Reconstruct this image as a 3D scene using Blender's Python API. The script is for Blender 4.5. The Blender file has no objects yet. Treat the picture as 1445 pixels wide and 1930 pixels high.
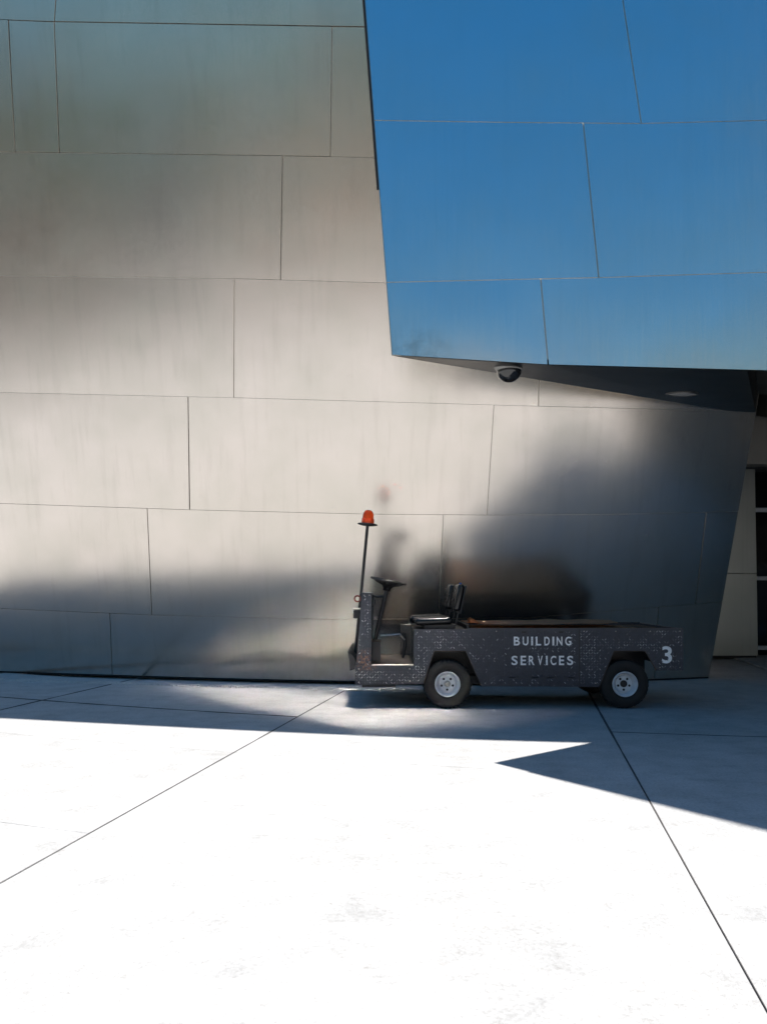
import bpy, bmesh, math, random
from mathutils import Vector, Matrix, noise

random.seed(7)
scene = bpy.context.scene
col = scene.collection

# ------------------------------------------------------------------ camera
CAM_H, F, CX, HY = 1.15, 1400.0, 722.5, 1107.0     # eye height, focal length / centre / horizon of the 1445 px wide picture
cam_d = bpy.data.cameras.new('camera')
cam = bpy.data.objects.new('camera', cam_d); col.objects.link(cam)
cam.location = (0, 0, CAM_H); cam.rotation_euler = (math.radians(90), 0, 0)
cam_d.sensor_fit = 'HORIZONTAL'; cam_d.sensor_width = 36
cam_d.lens = 36 * F / 1445
cam_d.shift_y = (HY - 965) / 1445
cam_d.clip_start = 0.05; cam_d.clip_end = 3000
scene.camera = cam

# ------------------------------------------------------------------ sky, sun, exposure
SUN = Vector((0.232, -0.20, -1.0))                  # the way the light travels
to_sun = (-SUN).normalized()
elev = math.asin(to_sun.z); azim = math.atan2(to_sun.x, to_sun.y)
world = bpy.data.worlds.new('World'); scene.world = world; world.use_nodes = True
nt = world.node_tree; nt.nodes.clear()
wo = nt.nodes.new('ShaderNodeOutputWorld'); bg = nt.nodes.new('ShaderNodeBackground')
sky = nt.nodes.new('ShaderNodeTexSky'); sky.sky_type = 'NISHITA'; sky.sun_disc = False
sky.sun_elevation = elev; sky.sun_rotation = azim
sky.altitude = 100; sky.air_density = 1.9; sky.dust_density = 0.8; sky.ozone_density = 5.0
bg.inputs['Strength'].default_value = 0.054
hs = nt.nodes.new('ShaderNodeHueSaturation'); hs.inputs['Saturation'].default_value = 1.45
nt.links.new(sky.outputs[0], hs.inputs['Color']); nt.links.new(hs.outputs[0], bg.inputs[0]); nt.links.new(bg.outputs[0], wo.inputs[0])
sd = bpy.data.lights.new('sun', 'SUN'); sd.energy = 4.9; sd.angle = math.radians(0.53); sd.color = (1.0, 0.955, 0.91)
sun = bpy.data.objects.new('sun', sd); col.objects.link(sun)
sun.rotation_euler = SUN.to_track_quat('-Z', 'Y').to_euler(); sun.location = (-6, 8, 25)
scene.view_settings.view_transform = 'Standard'; scene.view_settings.look = 'None'
scene.view_settings.exposure = 0.72; scene.view_settings.gamma = 1.0
scene.view_settings.use_curve_mapping = False
cy = scene.cycles
cy.use_denoising = True
try: cy.denoiser = 'OPENIMAGEDENOISE'
except Exception: pass
cy.max_bounces = 10; cy.diffuse_bounces = 4; cy.glossy_bounces = 6; cy.transmission_bounces = 6
cy.caustics_reflective = True; cy.sample_clamp_indirect = 0.0; cy.blur_glossy = 0.0
cy.use_adaptive_sampling = False

# ------------------------------------------------------------------ helpers
def tag(o, label=None, cat=None, group=None, kind=None):
    if label: o['label'] = label
    if cat: o['category'] = cat
    if group: o['group'] = group
    if kind: o['kind'] = kind
    return o

def empty(name, loc):
    o = bpy.data.objects.new(name, None); col.objects.link(o); o.location = loc
    o.empty_display_size = 0.2
    return o

def wloc(o):
    v = Vector((0, 0, 0))
    while o is not None:
        v += Vector(o.location); o = o.parent
    return v

def obj(name, bm, mat, parent=None, smooth=False, normals=True, origin=None):
    """bm holds world coordinates; the object's own origin is the parent's (or `origin`)."""
    if normals: bmesh.ops.recalc_face_normals(bm, faces=bm.faces)
    base = wloc(parent) if parent is not None else Vector((0, 0, 0))
    org = Vector(origin) if origin is not None else base
    bmesh.ops.translate(bm, verts=bm.verts, vec=-org)
    me = bpy.data.meshes.new(name); bm.to_mesh(me); bm.free()
    if smooth: me.polygons.foreach_set('use_smooth', [True] * len(me.polygons))
    if isinstance(mat, (list, tuple)):
        for m in mat: me.materials.append(m)
    elif mat: me.materials.append(mat)
    o = bpy.data.objects.new(name, me); col.objects.link(o)
    o.parent = parent; o.location = org - base
    return o

def box(bm, x0, x1, y0, y1, z0, z1, bevel=0.0, seg=2):
    r = bmesh.ops.create_cube(bm, size=1.0)
    vs = r['verts']
    bmesh.ops.scale(bm, vec=(x1 - x0, y1 - y0, z1 - z0), verts=vs)
    bmesh.ops.translate(bm, vec=((x0 + x1) / 2, (y0 + y1) / 2, (z0 + z1) / 2), verts=vs)
    if bevel > 0:
        es = list({e for v in vs for e in v.link_edges})
        bmesh.ops.bevel(bm, geom=es, offset=bevel, segments=seg, affect='EDGES', profile=0.5)
    return bm

def prism_xz(bm, pts, y0, y1):
    """polygon (x,z) extruded along Y"""
    a = [bm.verts.new((x, y0, z)) for x, z in pts]; b = [bm.verts.new((x, y1, z)) for x, z in pts]
    bm.faces.new(a); bm.faces.new(b[::-1])
    n = len(pts)
    for i in range(n):
        j = (i + 1) % n
        bm.faces.new((a[j], a[i], b[i], b[j]))
    return bm

def prism_xy(bm, pts, z0, z1):
    a = [bm.verts.new((x, y, z0)) for x, y in pts]; b = [bm.verts.new((x, y, z1)) for x, y in pts]
    bm.faces.new(a[::-1]); bm.faces.new(b)
    n = len(pts)
    for i in range(n):
        j = (i + 1) % n
        bm.faces.new((a[i], a[j], b[j], b[i]))
    return bm

def tube(bm, pts, r, seg=10, caps=True):
    pts = [Vector(p) for p in pts]; rings = []
    rr = r if isinstance(r, (list, tuple)) else [r] * len(pts)
    up = None
    for i, p in enumerate(pts):
        d = (pts[min(i + 1, len(pts) - 1)] - pts[max(i - 1, 0)]).normalized()
        if up is None:
            up = Vector((0, 0, 1)) if abs(d.z) < 0.9 else Vector((0, 1, 0))
        s = d.cross(up).normalized(); u = s.cross(d).normalized(); up = u
        rings.append([bm.verts.new(p + rr[i] * (math.cos(t) * s + math.sin(t) * u)) for t in [2 * math.pi * k / seg for k in range(seg)]])
    for a, b in zip(rings, rings[1:]):
        for k in range(seg):
            bm.faces.new((a[k], a[(k + 1) % seg], b[(k + 1) % seg], b[k]))
    if caps:
        bm.faces.new(rings[0][::-1]); bm.faces.new(rings[-1])
    return bm

def lathe(bm, prof, seg, mat):
    """prof: (radius, height along local Z), mat places it"""
    rings = []
    for k in range(seg):
        t = 2 * math.pi * k / seg
        rings.append([bm.verts.new(mat @ Vector((r * math.cos(t), r * math.sin(t), h))) for r, h in prof])
    for k in range(seg):
        a, b = rings[k], rings[(k + 1) % seg]
        for i in range(len(prof) - 1):
            if prof[i][0] < 1e-6 and prof[i + 1][0] < 1e-6: continue
            try: bm.faces.new((a[i], b[i], b[i + 1], a[i + 1]))
            except ValueError: pass
    bmesh.ops.remove_doubles(bm, verts=bm.verts, dist=1e-6)
    return bm

AXIS_Y = Matrix.Rotation(math.radians(90), 4, 'X')   # local +Z -> -Y (towards the viewer's side)

# ------------------------------------------------------------------ materials
def mat(name):
    m = bpy.data.materials.new(name); m.use_nodes = True
    n = m.node_tree; b = n.nodes['Principled BSDF']
    return m, n, b
def N(n, t, **kw):
    x = n.nodes.new(t)
    for k, v in kw.items(): setattr(x, k, v)
    return x
def L(n, a, b): n.links.new(a, b)
def coords(n, scale=(1, 1, 1), space='Object'):
    t = N(n, 'ShaderNodeTexCoord'); mp = N(n, 'ShaderNodeMapping'); mp.inputs['Scale'].default_value = scale
    L(n, t.outputs[space], mp.inputs[0]); return mp.outputs[0]
def geo_pos(n, scale=(1, 1, 1)):
    t = N(n, 'ShaderNodeNewGeometry'); mp = N(n, 'ShaderNodeMapping'); mp.inputs['Scale'].default_value = scale
    L(n, t.outputs['Position'], mp.inputs[0]); return mp.outputs[0]
def noise_tex(n, vec, scale, detail=4, rough=0.55):
    t = N(n, 'ShaderNodeTexNoise'); t.inputs['Scale'].default_value = scale
    t.inputs['Detail'].default_value = detail; t.inputs['Roughness'].default_value = rough
    L(n, vec, t.inputs['Vector']); return t.outputs['Fac']
def ramp(n, fac, stops):
    r = N(n, 'ShaderNodeValToRGB'); e = r.color_ramp.elements
    while len(e) < len(stops): e.new(0.5)
    for el, (p, c) in zip(e, stops):
        el.position = p; el.color = (c[0], c[1], c[2], 1) if isinstance(c, (tuple, list)) else (c, c, c, 1)
    L(n, fac, r.inputs[0]); return r.outputs[0]
def mixc(n, fac, a, b, mode='MIX'):
    m = N(n, 'ShaderNodeMix', data_type='RGBA', blend_type=mode)
    if isinstance(fac, (int, float)): m.inputs[0].default_value = fac
    else: L(n, fac, m.inputs[0])
    for i, v in ((6, a), (7, b)):
        if isinstance(v, (tuple, list)): m.inputs[i].default_value = (v[0], v[1], v[2], 1)
        else: L(n, v, m.inputs[i])
    return m.outputs[2]
def maprange(n, v, a, b, c, d):
    m = N(n, 'ShaderNodeMapRange'); L(n, v, m.inputs[0])
    for i, x in enumerate((a, b, c, d)): m.inputs[i + 1].default_value = x
    return m.outputs[0]
def math_n(n, op, a, b=None):
    m = N(n, 'ShaderNodeMath', operation=op)
    for i, v in enumerate((a, b)):
        if v is None: continue
        if isinstance(v, (int, float)): m.inputs[i].default_value = v
        else: L(n, v, m.inputs[i])
    return m.outputs[0]
def bump(n, b, h, strength, dist):
    x = N(n, 'ShaderNodeBump'); x.inputs['Strength'].default_value = strength; x.inputs['Distance'].default_value = dist
    L(n, h, x.inputs['Height']); L(n, x.outputs[0], b.inputs['Normal'])

def simple(name, c, rough=0.5, metal=0.0, spec=0.5, mottle=0.25, mscale=9.0, coat=0.0):
    m, n, b = mat(name)
    v = geo_pos(n)
    f = noise_tex(n, v, mscale, 5, 0.6)
    dk = tuple(x * (1 - mottle) for x in c); lt = tuple(min(1, x * (1 + mottle)) for x in c)
    L(n, ramp(n, f, [(0.3, dk), (0.7, lt)]), b.inputs['Base Color'])
    b.inputs['Metallic'].default_value = metal; b.inputs['Specular IOR Level'].default_value = spec
    L(n, maprange(n, f, 0.3, 0.7, max(0.02, rough - 0.06), min(1, rough + 0.06)), b.inputs['Roughness'])
    b.inputs['Coat Weight'].default_value = coat
    return m

def steel(name, base, rough, streak=0.06, wav=0.0012, stain=False):
    m, n, b = mat(name)
    p = geo_pos(n)
    fine = noise_tex(n, geo_pos(n, (70, 70, 3.0)), 1.0, 3, 0.6)          # vertical brushing and drip streaks
    drip = noise_tex(n, geo_pos(n, (11, 4, 0.35)), 1.0, 5, 0.6)
    blot = noise_tex(n, p, 1.7, 4, 0.55)
    c = mixc(n, ramp(n, drip, [(0.36, 1.0), (0.47, 0.0)]), base, tuple(x * (1 - streak * 2.2) for x in base))
    c = mixc(n, ramp(n, fine, [(0.35, 1.0), (0.65, 0.0)]), c, mixc(n, 1.0, c, (1 - streak, 1 - streak, 1 - streak), 'MULTIPLY'))
    c = mixc(n, ramp(n, blot, [(0.35, 0.0), (0.7, 1.0)]), c, mixc(n, 1.0, c, (0.93, 0.95, 0.93), 'MULTIPLY'))
    if stain:                                            # algae gathered at the lower corner of the prow
        vm = N(n, 'ShaderNodeVectorMath', operation='DISTANCE'); L(n, p, vm.inputs[0]); vm.inputs[1].default_value = (0.22, 5.44, 2.80)
        k = math_n(n, 'MULTIPLY', maprange(n, vm.outputs['Value'], 0.0, 0.34, 0.75, 0.0), ramp(n, noise_tex(n, p, 9, 8, 0.7), [(0.40, 0.0), (0.75, 1.0)]))
        c = mixc(n, k, c, (0.20, 0.20, 0.17))
    L(n, c, b.inputs['Base Color'])
    b.inputs['Metallic'].default_value = 1.0
    r = math_n(n, 'ADD', maprange(n, blot, 0.3, 0.7, rough - 0.025, rough + 0.025), maprange(n, fine, 0.3, 0.7, -0.02, 0.02))
    L(n, r, b.inputs['Roughness'])
    h = math_n(n, 'ADD', math_n(n, 'MULTIPLY', noise_tex(n, p, 0.9, 2, 0.4), 1.0), math_n(n, 'MULTIPLY', fine, 0.0))
    bump(n, b, h, 0.35, wav * 10)
    return m

def concrete(name, base):
    m, n, b = mat(name)
    p = geo_pos(n)
    big = noise_tex(n, p, 0.55, 5, 0.6); mid = noise_tex(n, p, 3.2, 6, 0.65); fine = noise_tex(n, p, 60, 4, 0.7); grit = noise_tex(n, p, 220, 2, 0.5)
    c = ramp(n, mid, [(0.25, tuple(x * 0.80 for x in base)), (0.55, base), (0.8, tuple(x * 1.05 for x in base))])
    c = mixc(n, ramp(n, big, [(0.42, 0.0), (0.62, 0.55)]), c, mixc(n, 1.0, c, (0.87, 0.86, 0.84), 'MULTIPLY'))
    spots = noise_tex(n, geo_pos(n, (1, 1, 1)), 14, 6, 0.75)
    c = mixc(n, ramp(n, spots, [(0.57, 0.0), (0.72, 0.5)]), c, mixc(n, 1.0, c, (0.62, 0.58, 0.53), 'MULTIPLY'))
    c = mixc(n, ramp(n, fine, [(0.32, 0.75), (0.56, 0.0)]), c, mixc(n, 1.0, c, (0.72, 0.71, 0.7), 'MULTIPLY'))
    trow = noise_tex(n, geo_pos(n, (3.2, 5.0, 1)), 1.5, 7, 0.74)
    c = mixc(n, ramp(n, trow, [(0.30, 0.9), (0.50, 0.0)]), c, mixc(n, 1.0, c, (0.82, 0.82, 0.81), 'MULTIPLY'))
    c = mixc(n, ramp(n, trow, [(0.55, 0.0), (0.72, 0.8)]), c, mixc(n, 1.0, c, (1.14, 1.14, 1.13), 'MULTIPLY'))
    pit = noise_tex(n, geo_pos(n, (1, 1.6, 1)), 24, 5, 0.8)
    c = mixc(n, ramp(n, pit, [(0.60, 0.0), (0.70, 0.7)]), c, mixc(n, 1.0, c, (0.62, 0.60, 0.57), 'MULTIPLY'))
    L(n, c, b.inputs['Base Color'])
    b.inputs['Roughness'].default_value = 0.85; b.inputs['Specular IOR Level'].default_value = 0.3
    bump(n, b, math_n(n, 'ADD', fine, math_n(n, 'MULTIPLY', grit, 0.6)), 0.8, 0.004)
    return m

M = {}
M['steel'] = steel('brushed_steel', (0.72, 0.655, 0.592), 0.225, streak=0.022, wav=0.002)
M['steel_face'] = steel('canopy_steel', (0.95, 0.95, 0.95), 0.19, streak=0.006, wav=0.002, stain=True)
M['steel_rear'] = steel('rear_steel', (0.60, 0.575, 0.545), 0.18, streak=0.01, wav=0.001)
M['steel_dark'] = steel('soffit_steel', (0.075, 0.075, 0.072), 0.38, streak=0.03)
M['steel_back'] = steel('seam_steel', (0.60, 0.56, 0.51), 0.35)
M['concrete'] = concrete('concrete', (0.505, 0.507, 0.503))
M['grout'] = concrete('grout_concrete', (0.44, 0.43, 0.40))
M['black'] = simple('black_metal', (0.014, 0.014, 0.016), 0.42, mottle=0.3)
M['rubber_gasket'] = simple('gasket', (0.012, 0.012, 0.012), 0.8)

# ------------------------------------------------------------------ the ground
bm = bmesh.new()
S = 1500
gv = [bm.verts.new(v) for v in ((-S, -S, -0.03), (S, -S, -0.03), (S, S, -0.03), (-S, S, -0.03))]
bm.faces.new(gv)
tag(obj('ground', bm, M['concrete']), kind='structure')

def jx(i, y):                      # the long joints of the paving
    return {-2: -7.05, -1: -4.95, 0: -2.055, 1: 0.645, 2: 3.35, 3: 6.05, 4: 8.8}[i] + 0.1965 * y
def jy(x, c): return c - 0.27 * x + 0.02 * x * x if x < 6 else c - 0.9 - 0.03 * (x - 6)     # the cross joints follow the wall
pave = empty('pavement', (0, 0, 0)); tag(pave, kind='structure')
GAP = 0.0034
def slab(i, c0, c1, zt=0.0):
    n = 10; g0, g1 = ((0.5 if c in (3.06, 1.2, 4.87) else 1.6) * GAP for c in (c0, c1))
    lo, hi = [], []
    for k in range(n + 1):
        t = k / n
        def pt(c):
            y = c
            for _ in range(12):
                x = jx(i, y) * (1 - t) + jx(i + 1, y) * t
                y = jy(x, c)
            w = GAP * (1 - 2 * t)
            return x + w, y
        a = pt(c0); b = pt(c1)
        lo.append((a[0], a[1] + g0)); hi.append((b[0], b[1] - g1))
    bm = bmesh.new()
    prism_xy(bm, lo + hi[::-1], -0.027, zt)
    es = [e for e in bm.edges if all(abs(v.co.z - zt) < 1e-6 for v in e.verts) and len(e.link_faces) == 2]
    bmesh.ops.bevel(bm, geom=es, offset=0.003, segments=1, affect='EDGES')
    cx = sum(p[0] for p in lo + hi) / (2 * n + 2); cyy = sum(p[1] for p in lo + hi) / (2 * n + 2)
    return obj('slab', bm, M['concrete'], pave, origin=(cx, cyy, 0))
rows = {-2: [-5, -2, 1.2, 3.06, 4.87, 6.37, 8.1], -1: [-5, -2, 1.2, 3.06, 4.87, 6.37, 8.1], 0: [-5, -2, 1.2, 4.87, 8.18],
        1: [-5, -2, 1.2, 4.87, 6.32, 8.3, 10.5], 2: [-5, -2, 1.2, 4.87, 6.32, 8.3, 10.5, 13.5], 3: [-5, -2, 1.2, 4.87, 6.32, 8.3, 10.5, 13.5]}
for i, cs in rows.items():
    for a, b in zip(cs, cs[1:]): slab(i, a, b)

# grime packed in the older joints
M['grime'] = simple('joint_grime', (0.075, 0.072, 0.070), 0.9, mottle=0.35, mscale=20)
def grime(pts, w):
    bm = bmesh.new(); pr = None
    for k, (x, y) in enumerate(pts):
        a = pts[max(k - 1, 0)]; b = pts[min(k + 1, len(pts) - 1)]
        d = Vector((b[0] - a[0], b[1] - a[1], 0)).normalized(); nn = Vector((-d.y, d.x, 0)) * w * min(1.0, max(0.1, (y - 1.0) / 6.0)) ** 1.3 * (0.5 + 0.28 * noise.noise(Vector((x * 3, y * 3, 5))))
        cur = [bm.verts.new((x + nn.x, y + nn.y, 0.0012)), bm.verts.new((x - nn.x, y - nn.y, 0.0012))]
        if pr: bm.faces.new((pr[1], cur[1], cur[0], pr[0]))
        pr = cur
    o = obj('joint_grime', bm, M['grime'], pave)
    for p in o.data.polygons:
        if p.normal.z < 0: p.flip()
def cross(i, c, n=40):
    out = []
    for k in range(n + 1):
        t = k / n; y = c
        for _ in range(12): x = jx(i, y) * (1 - t) + jx(i + 1, y) * t; y = jy(x, c)
        out.append((x, y))
    return out
grime(cross(-1, 6.37), 0.040); grime(cross(-2, 6.37), 0.040); grime(cross(2, 6.32), 0.030); grime(cross(1, 6.32), 0.030)
for i, y0, y1, w in ((-1, 4.0, 9.75, 0.036), (0, 1.0, 8.5, 0.020), (1, 1.0, 8.3, 0.022)):
    grime([(jx(i, y0 + (y1 - y0) * k / 40), y0 + (y1 - y0) * k / 40) for k in range(41)], w)

# crumbling bead of mortar where the paving meets the strip along the wall
M['mortar'] = concrete('mortar', (0.60, 0.585, 0.55))
bm = bmesh.new(); rn = random.Random(11)
for k in range(6500):
    x = -7.5 + 8.4 * rn.random()
    yb = 8.30 - 0.17 * x + 0.005 * x * x
    w = 0.05 + 0.09 * max(0, noise.noise(Vector((x * 2.0, 0, 0))) + 0.35)
    p = Vector((x, yb + rn.gauss(0, w * 0.5), 0.0)); r = rn.uniform(0.006, 0.020)
    vs = [bm.verts.new(p + Vector((math.cos(t) * r * rn.uniform(0.7, 1.6), math.sin(t) * r, 0.0))) for t in (0.2, 1.4, 2.9, 4.2, 5.3)]
    tp = bm.verts.new(p + Vector((rn.uniform(-.3, .3) * r, rn.uniform(-.3, .3) * r, r * rn.uniform(0.35, 0.8))))
    for i in range(5): bm.faces.new((vs[i], vs[(i + 1) % 5], tp))
tag(obj('mortar_bead', bm, M['mortar'], pave, normals=False), kind='stuff')

# ------------------------------------------------------------------ the leaning steel wall
TILT = 0.25
def base_y(x):
    if x < -4.9: return 9.9605 + 0.2528 * (-4.9 - x)
    if x > 4.6: return 9.586 + 0.42 * (x - 4.6)
    return 0.00273 * x ** 3 + 0.03666 * x * x - 0.09024 * x + 8.95895
def WY(x, z): return base_y(x) - TILT * z
def at_wall(px, py):
    u = (px - CX) / F; v = (HY - py) / F; y = 8.5
    for _ in range(60):
        y = 0.5 * y + 0.5 * WY(u * y, CAM_H + v * y)
    return (u * y, CAM_H + v * y)
def poly(pts):
    def f(px):
        if px <= pts[0][0]: a, b = pts[0], pts[1]
        elif px >= pts[-1][0]: a, b = pts[-2], pts[-1]
        else:
            for a, b in zip(pts, pts[1:]):
                if a[0] <= px <= b[0]: break
        return a[1] + (b[1] - a[1]) * (px - a[0]) / (b[0] - a[0])
    return f
SEAM = [poly([(0, -235), (700, -222)]),
        poly([(0, 38), (105, 42), (690, 52)]),
        poly([(0, 287), (625, 296), (705, 298)]),
        poly([(0, 520), (440, 526), (725, 534)]),
        poly([(0, 740), (440, 750), (1015, 766), (1424, 776)]),
        poly([(0, 949), (355, 961), (690, 969), (920, 971), (1150, 970), (1395, 964)]),
        poly([(0, 1147), (285, 1159), (650, 1168), (1000, 1164), (1364, 1134)])]
TOP_Z = 7.78
def edge_px(py): return 1335 + (1275 - py) * (1424 - 1335) / (1275 - 775)
# vertical seams of each row: (x at the row's top, x at its bottom)
VS = [[(-470, -475), (103, 104), (720, 722), (1300, 1295)],
      [(-560, -550), (17, 30), (103, 113), (626, 623), (1220, 1210)],
      [(-640, -632), (-60, -58), (533, 529), (1130, 1122)],
      [(-700, -696), (-130, -128), (442, 441), (1016, 1014)],
      [(-780, -775), (-222, -216), (355, 358), (930, 917)],
      [(-860, -850), (-290, -280), (278, 287), (835, 826), (1330, 1309)],
      [(-930, -920), (-360, -350), (208, 213), (770, 768), (1240, 1232)]]
wall = empty('steel_wall', (0, 9.0, 0))
tag(wall, 'tall outward leaning wall of brushed stainless steel panels behind the cart', 'wall')
rnd = random.Random(3)
def wall_panel(r, lt, lb, rt, rb, tz, tx):
    ftop = SEAM[r]
    def top(px):
        p = at_wall(px, ftop(px)); return (p[0], TOP_Z) if r == 0 else p
    def bot(px):
        if r < 6: return at_wall(px, SEAM[r + 1](px))
        u = (px - CX) / F; y = 9.2
        for _ in range(40): y = 0.5 * y + 0.5 * base_y(u * y)
        return (u * y, 0.02)
    nx, nz = 14, 8
    gv, gh = 0.0055, 0.0028
    bm = bmesh.new(); g = []
    c0 = top((lt + rt) / 2); c1 = bot((lb + rb) / 2); xc = (c0[0] + c1[0]) / 2; zc = (c0[1] + c1[1]) / 2
    for i in range(nx + 1):
        s = i / nx; a = top(lt + (rt - lt) * s); b = bot(lb + (rb - lb) * s); rowv = []
        for k in range(nz + 1):
            t = k / nz
            x = b[0] + (a[0] - b[0]) * t + gv * (1 - 2 * s); z = b[1] + (a[1] - b[1]) * t + gh * (1 - 2 * t)
            bow = 0.003 * math.sin(math.pi * s) * math.sin(math.pi * t)
            rowv.append(bm.verts.new((x, WY(x, z) - 0.014 + tz * (z - zc) + tx * (x - xc) - bow, z)))
        g.append(rowv)
    for i in range(nx):
        for k in range(nz): bm.faces.new((g[i][k], g[i + 1][k], g[i + 1][k + 1], g[i][k + 1]))
    # folded returns at the edges
    loop = [g[i][0] for i in range(nx + 1)] + [g[nx][k] for k in range(1, nz + 1)] + [g[i][nz] for i in range(nx - 1, -1, -1)] + [g[0][k] for k in range(nz - 1, 0, -1)]
    back = [bm.verts.new(v.co + Vector((0, 0.012, 0.003))) for v in loop]
    n = len(loop)
    side = []
    for i in range(n): side.append(bm.faces.new((loop[(i + 1) % n], loop[i], back[i], back[(i + 1) % n])))
    o = obj('panel', bm, M['steel'], wall, normals=False)
    me = o.data
    me.polygons.foreach_set('use_smooth', [i < nx * nz for i in range(len(me.polygons))])
    me.set_sharp_from_angle(angle=math.radians(35))
    return o
for r in range(7):
    seams = list(VS[r])
    yt = SEAM[r](1400); yb = SEAM[r + 1](1400) if r < 6 else 1275
    seams.append((edge_px(yt), edge_px(yb)))
    for (a, b), (c, d) in zip(seams, seams[1:]):
        tz = rnd.uniform(-0.005, 0.005) + (0.011 if r == 0 else 0); tx = rnd.uniform(-0.003, 0.003)
        wall_panel(r, a, b, c, d, tz, tx)
# structural core behind the panels, then two added sun-blocking boxes
bm = bmesh.new(); nx, nz = 40, 10; fr = []; bk = []
for i in range(nx + 1):
    f1, f2 = [], []
    for k in range(nz + 1):
        z = 0.0 + TOP_Z * k / nz
        xr = 4.09 + 0.05 * z
        x = -9.5 + (xr - 0.03 + 9.5) * i / nx
        f1.append(bm.verts.new((x, WY(x, z) + 0.004, z))); f2.append(bm.verts.new((x, WY(x, z) + 0.45, z)))
    fr.append(f1); bk.append(f2)
for i in range(nx):
    for k in range(nz):
        bm.faces.new((fr[i][k], fr[i + 1][k], fr[i + 1][k + 1], fr[i][k + 1])); bm.faces.new((bk[i][k + 1], bk[i + 1][k + 1], bk[i + 1][k], bk[i][k]))
    bm.faces.new((fr[i][nz], fr[i + 1][nz], bk[i + 1][nz], bk[i][nz])); bm.faces.new((bk[i][0], bk[i + 1][0], fr[i + 1][0], fr[i][0]))
for k in range(nz):
    bm.faces.new((fr[0][k], fr[0][k + 1], bk[0][k + 1], bk[0][k])); bm.faces.new((fr[nx][k + 1], fr[nx][k], bk[nx][k], bk[nx][k + 1]))
obj('backing', bm, M['steel_back'], wall, smooth=False)
bm = bmesh.new(); box(bm, -5.2, 4.25, 10.62, 17.0, 0.0, 7.6); obj('core_sun_block', bm, M['grout'], wall)  # unseen box added behind the wall to keep sun off the entrance
bm = bmesh.new(); box(bm, -4.5, 3.59, 9.43, 10.61, 4.3, 7.58); obj('roof_sun_block', bm, M['grout'], wall)  # unseen filler added to stop sun leaking in behind the wall
# base channel
bm = bmesh.new(); lo = []
xs = [-9 + 13.1 * i / 40 for i in range(41)]
prism_xy(bm, [(x, base_y(x) - 0.017) for x in xs] + [(x, base_y(x) + 0.0) for x in xs[::-1]], 0.001, 0.018)
obj('base_channel', bm, M['rubber_gasket'], wall)

# ------------------------------------------------------------------ the canopy volume with its sharp prow
P0 = Vector((0.0600, 5.43, 2.845)); ED = Vector((-0.076, 0.007, 1.0)); MF = 0.05
def FY(x, z):                                         # front face
    return P0.y + MF * (x - P0.x - ED.x * (z - P0.z)) + ED.y * (z - P0.z)
def at_face(px, py):
    u = (px - CX) / F; v = (HY - py) / F; y = 5.5
    for _ in range(50): y = FY(u * y, CAM_H + v * y)
    return (u * y, CAM_H + v * y)
VTOP = 34.0
can = empty('steel_canopy', (4, 6, 0))
tag(can, 'sharp prowed steel canopy volume reflecting blue sky above the cart', 'canopy')
FSEAM = [poly([(703, 228), (960, 232), (1205, 234), (1445, 228)]), poly([(728, 533), (1127, 524), (1445, 514)]), poly([(738, 670), (1030, 688), (1445, 699)])]
def prow_px(py): return 738 + (py - 670) * (738 - 687) / 670
XR = 3400
def face_panel(corn, top, bot, nx=16, nz=10):
    bm = bmesh.new(); g = []
    lt, lb, rt, rb = corn
    for i in range(nx + 1):
        s = i / nx; a = top(lt, rt, s); b = bot(lb, rb, s); rv = []
        for k in range(nz + 1):
            t = k / nz
            x = b[0] + (a[0] - b[0]) * t + 0.006 * (1 - 2 * s); z = b[1] + (a[1] - b[1]) * t + 0.003 * (1 - 2 * t)
            bow = 0.004 * math.sin(math.pi * s) * math.sin(math.pi * t)
            rv.append(bm.verts.new((x, FY(x, z) - 0.012 - bow, z)))
        g.append(rv)
    for i in range(nx):
        for k in range(nz): bm.faces.new((g[i][k], g[i + 1][k], g[i + 1][k + 1], g[i][k + 1]))
    loop = [g[i][0] for i in range(nx + 1)] + [g[nx][k] for k in range(1, nz + 1)] + [g[i][nz] for i in range(nx - 1, -1, -1)] + [g[0][k] for k in range(nz - 1, 0, -1)]
    back = [bm.verts.new(v.co + Vector((0, 0.011, 0))) for v in loop]
    n = len(loop)
    for i in range(n): bm.faces.new((loop[(i + 1) % n], loop[i], back[i], back[(i + 1) % n]))
    o = obj('panel', bm, M['steel_face'], can, normals=False)
    o.data.polygons.foreach_set('use_smooth', [i < nx * nz for i in range(len(o.data.polygons))])
    o.data.set_sharp_from_angle(angle=math.radians(35))
    return o
def pxpt(fs):
    return lambda l, r, s: at_face(l + (r - l) * s, fs(l + (r - l) * s))
def prow_x(z): return P0.x + ED.x * (z - P0.z)
# rows that are in the picture, by their measured seams
fv = {1: [(prow_px(228), prow_px(533)), (1098, 1127), (1640, 1672), (XR, XR)], 2: [(prow_px(533), prow_px(670)), (1018, 1032), (1560, 1576), (XR, XR)]}
for r in (1, 2):
    for (a, b), (c, d) in zip(fv[r], fv[r][1:]):
        face_panel((a, b, c, d), pxpt(FSEAM[r - 1]), pxpt(FSEAM[r]))
zr = 1.15 + (HY - 228) * 5.43 / F
zrows = [None] + [zr + 1.19 * k for k in range(1, 26)]
row0 = [(-1, prow_px(228)), (1164, 1207), (1700, 1740), (XR, XR)]
def row0_top(l, r, s):
    a = at_face(l if l > 0 else prow_px(-80), -80); b = at_face(r, -80)
    x0 = prow_x(zrows[1]) if l < 0 else a[0]
    return (x0 + (b[0] - x0) * s, zrows[1])
for (a, b), (c, d) in zip(row0, row0[1:]):
    face_panel((a, b, c, d), row0_top, pxpt(FSEAM[0]))
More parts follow.
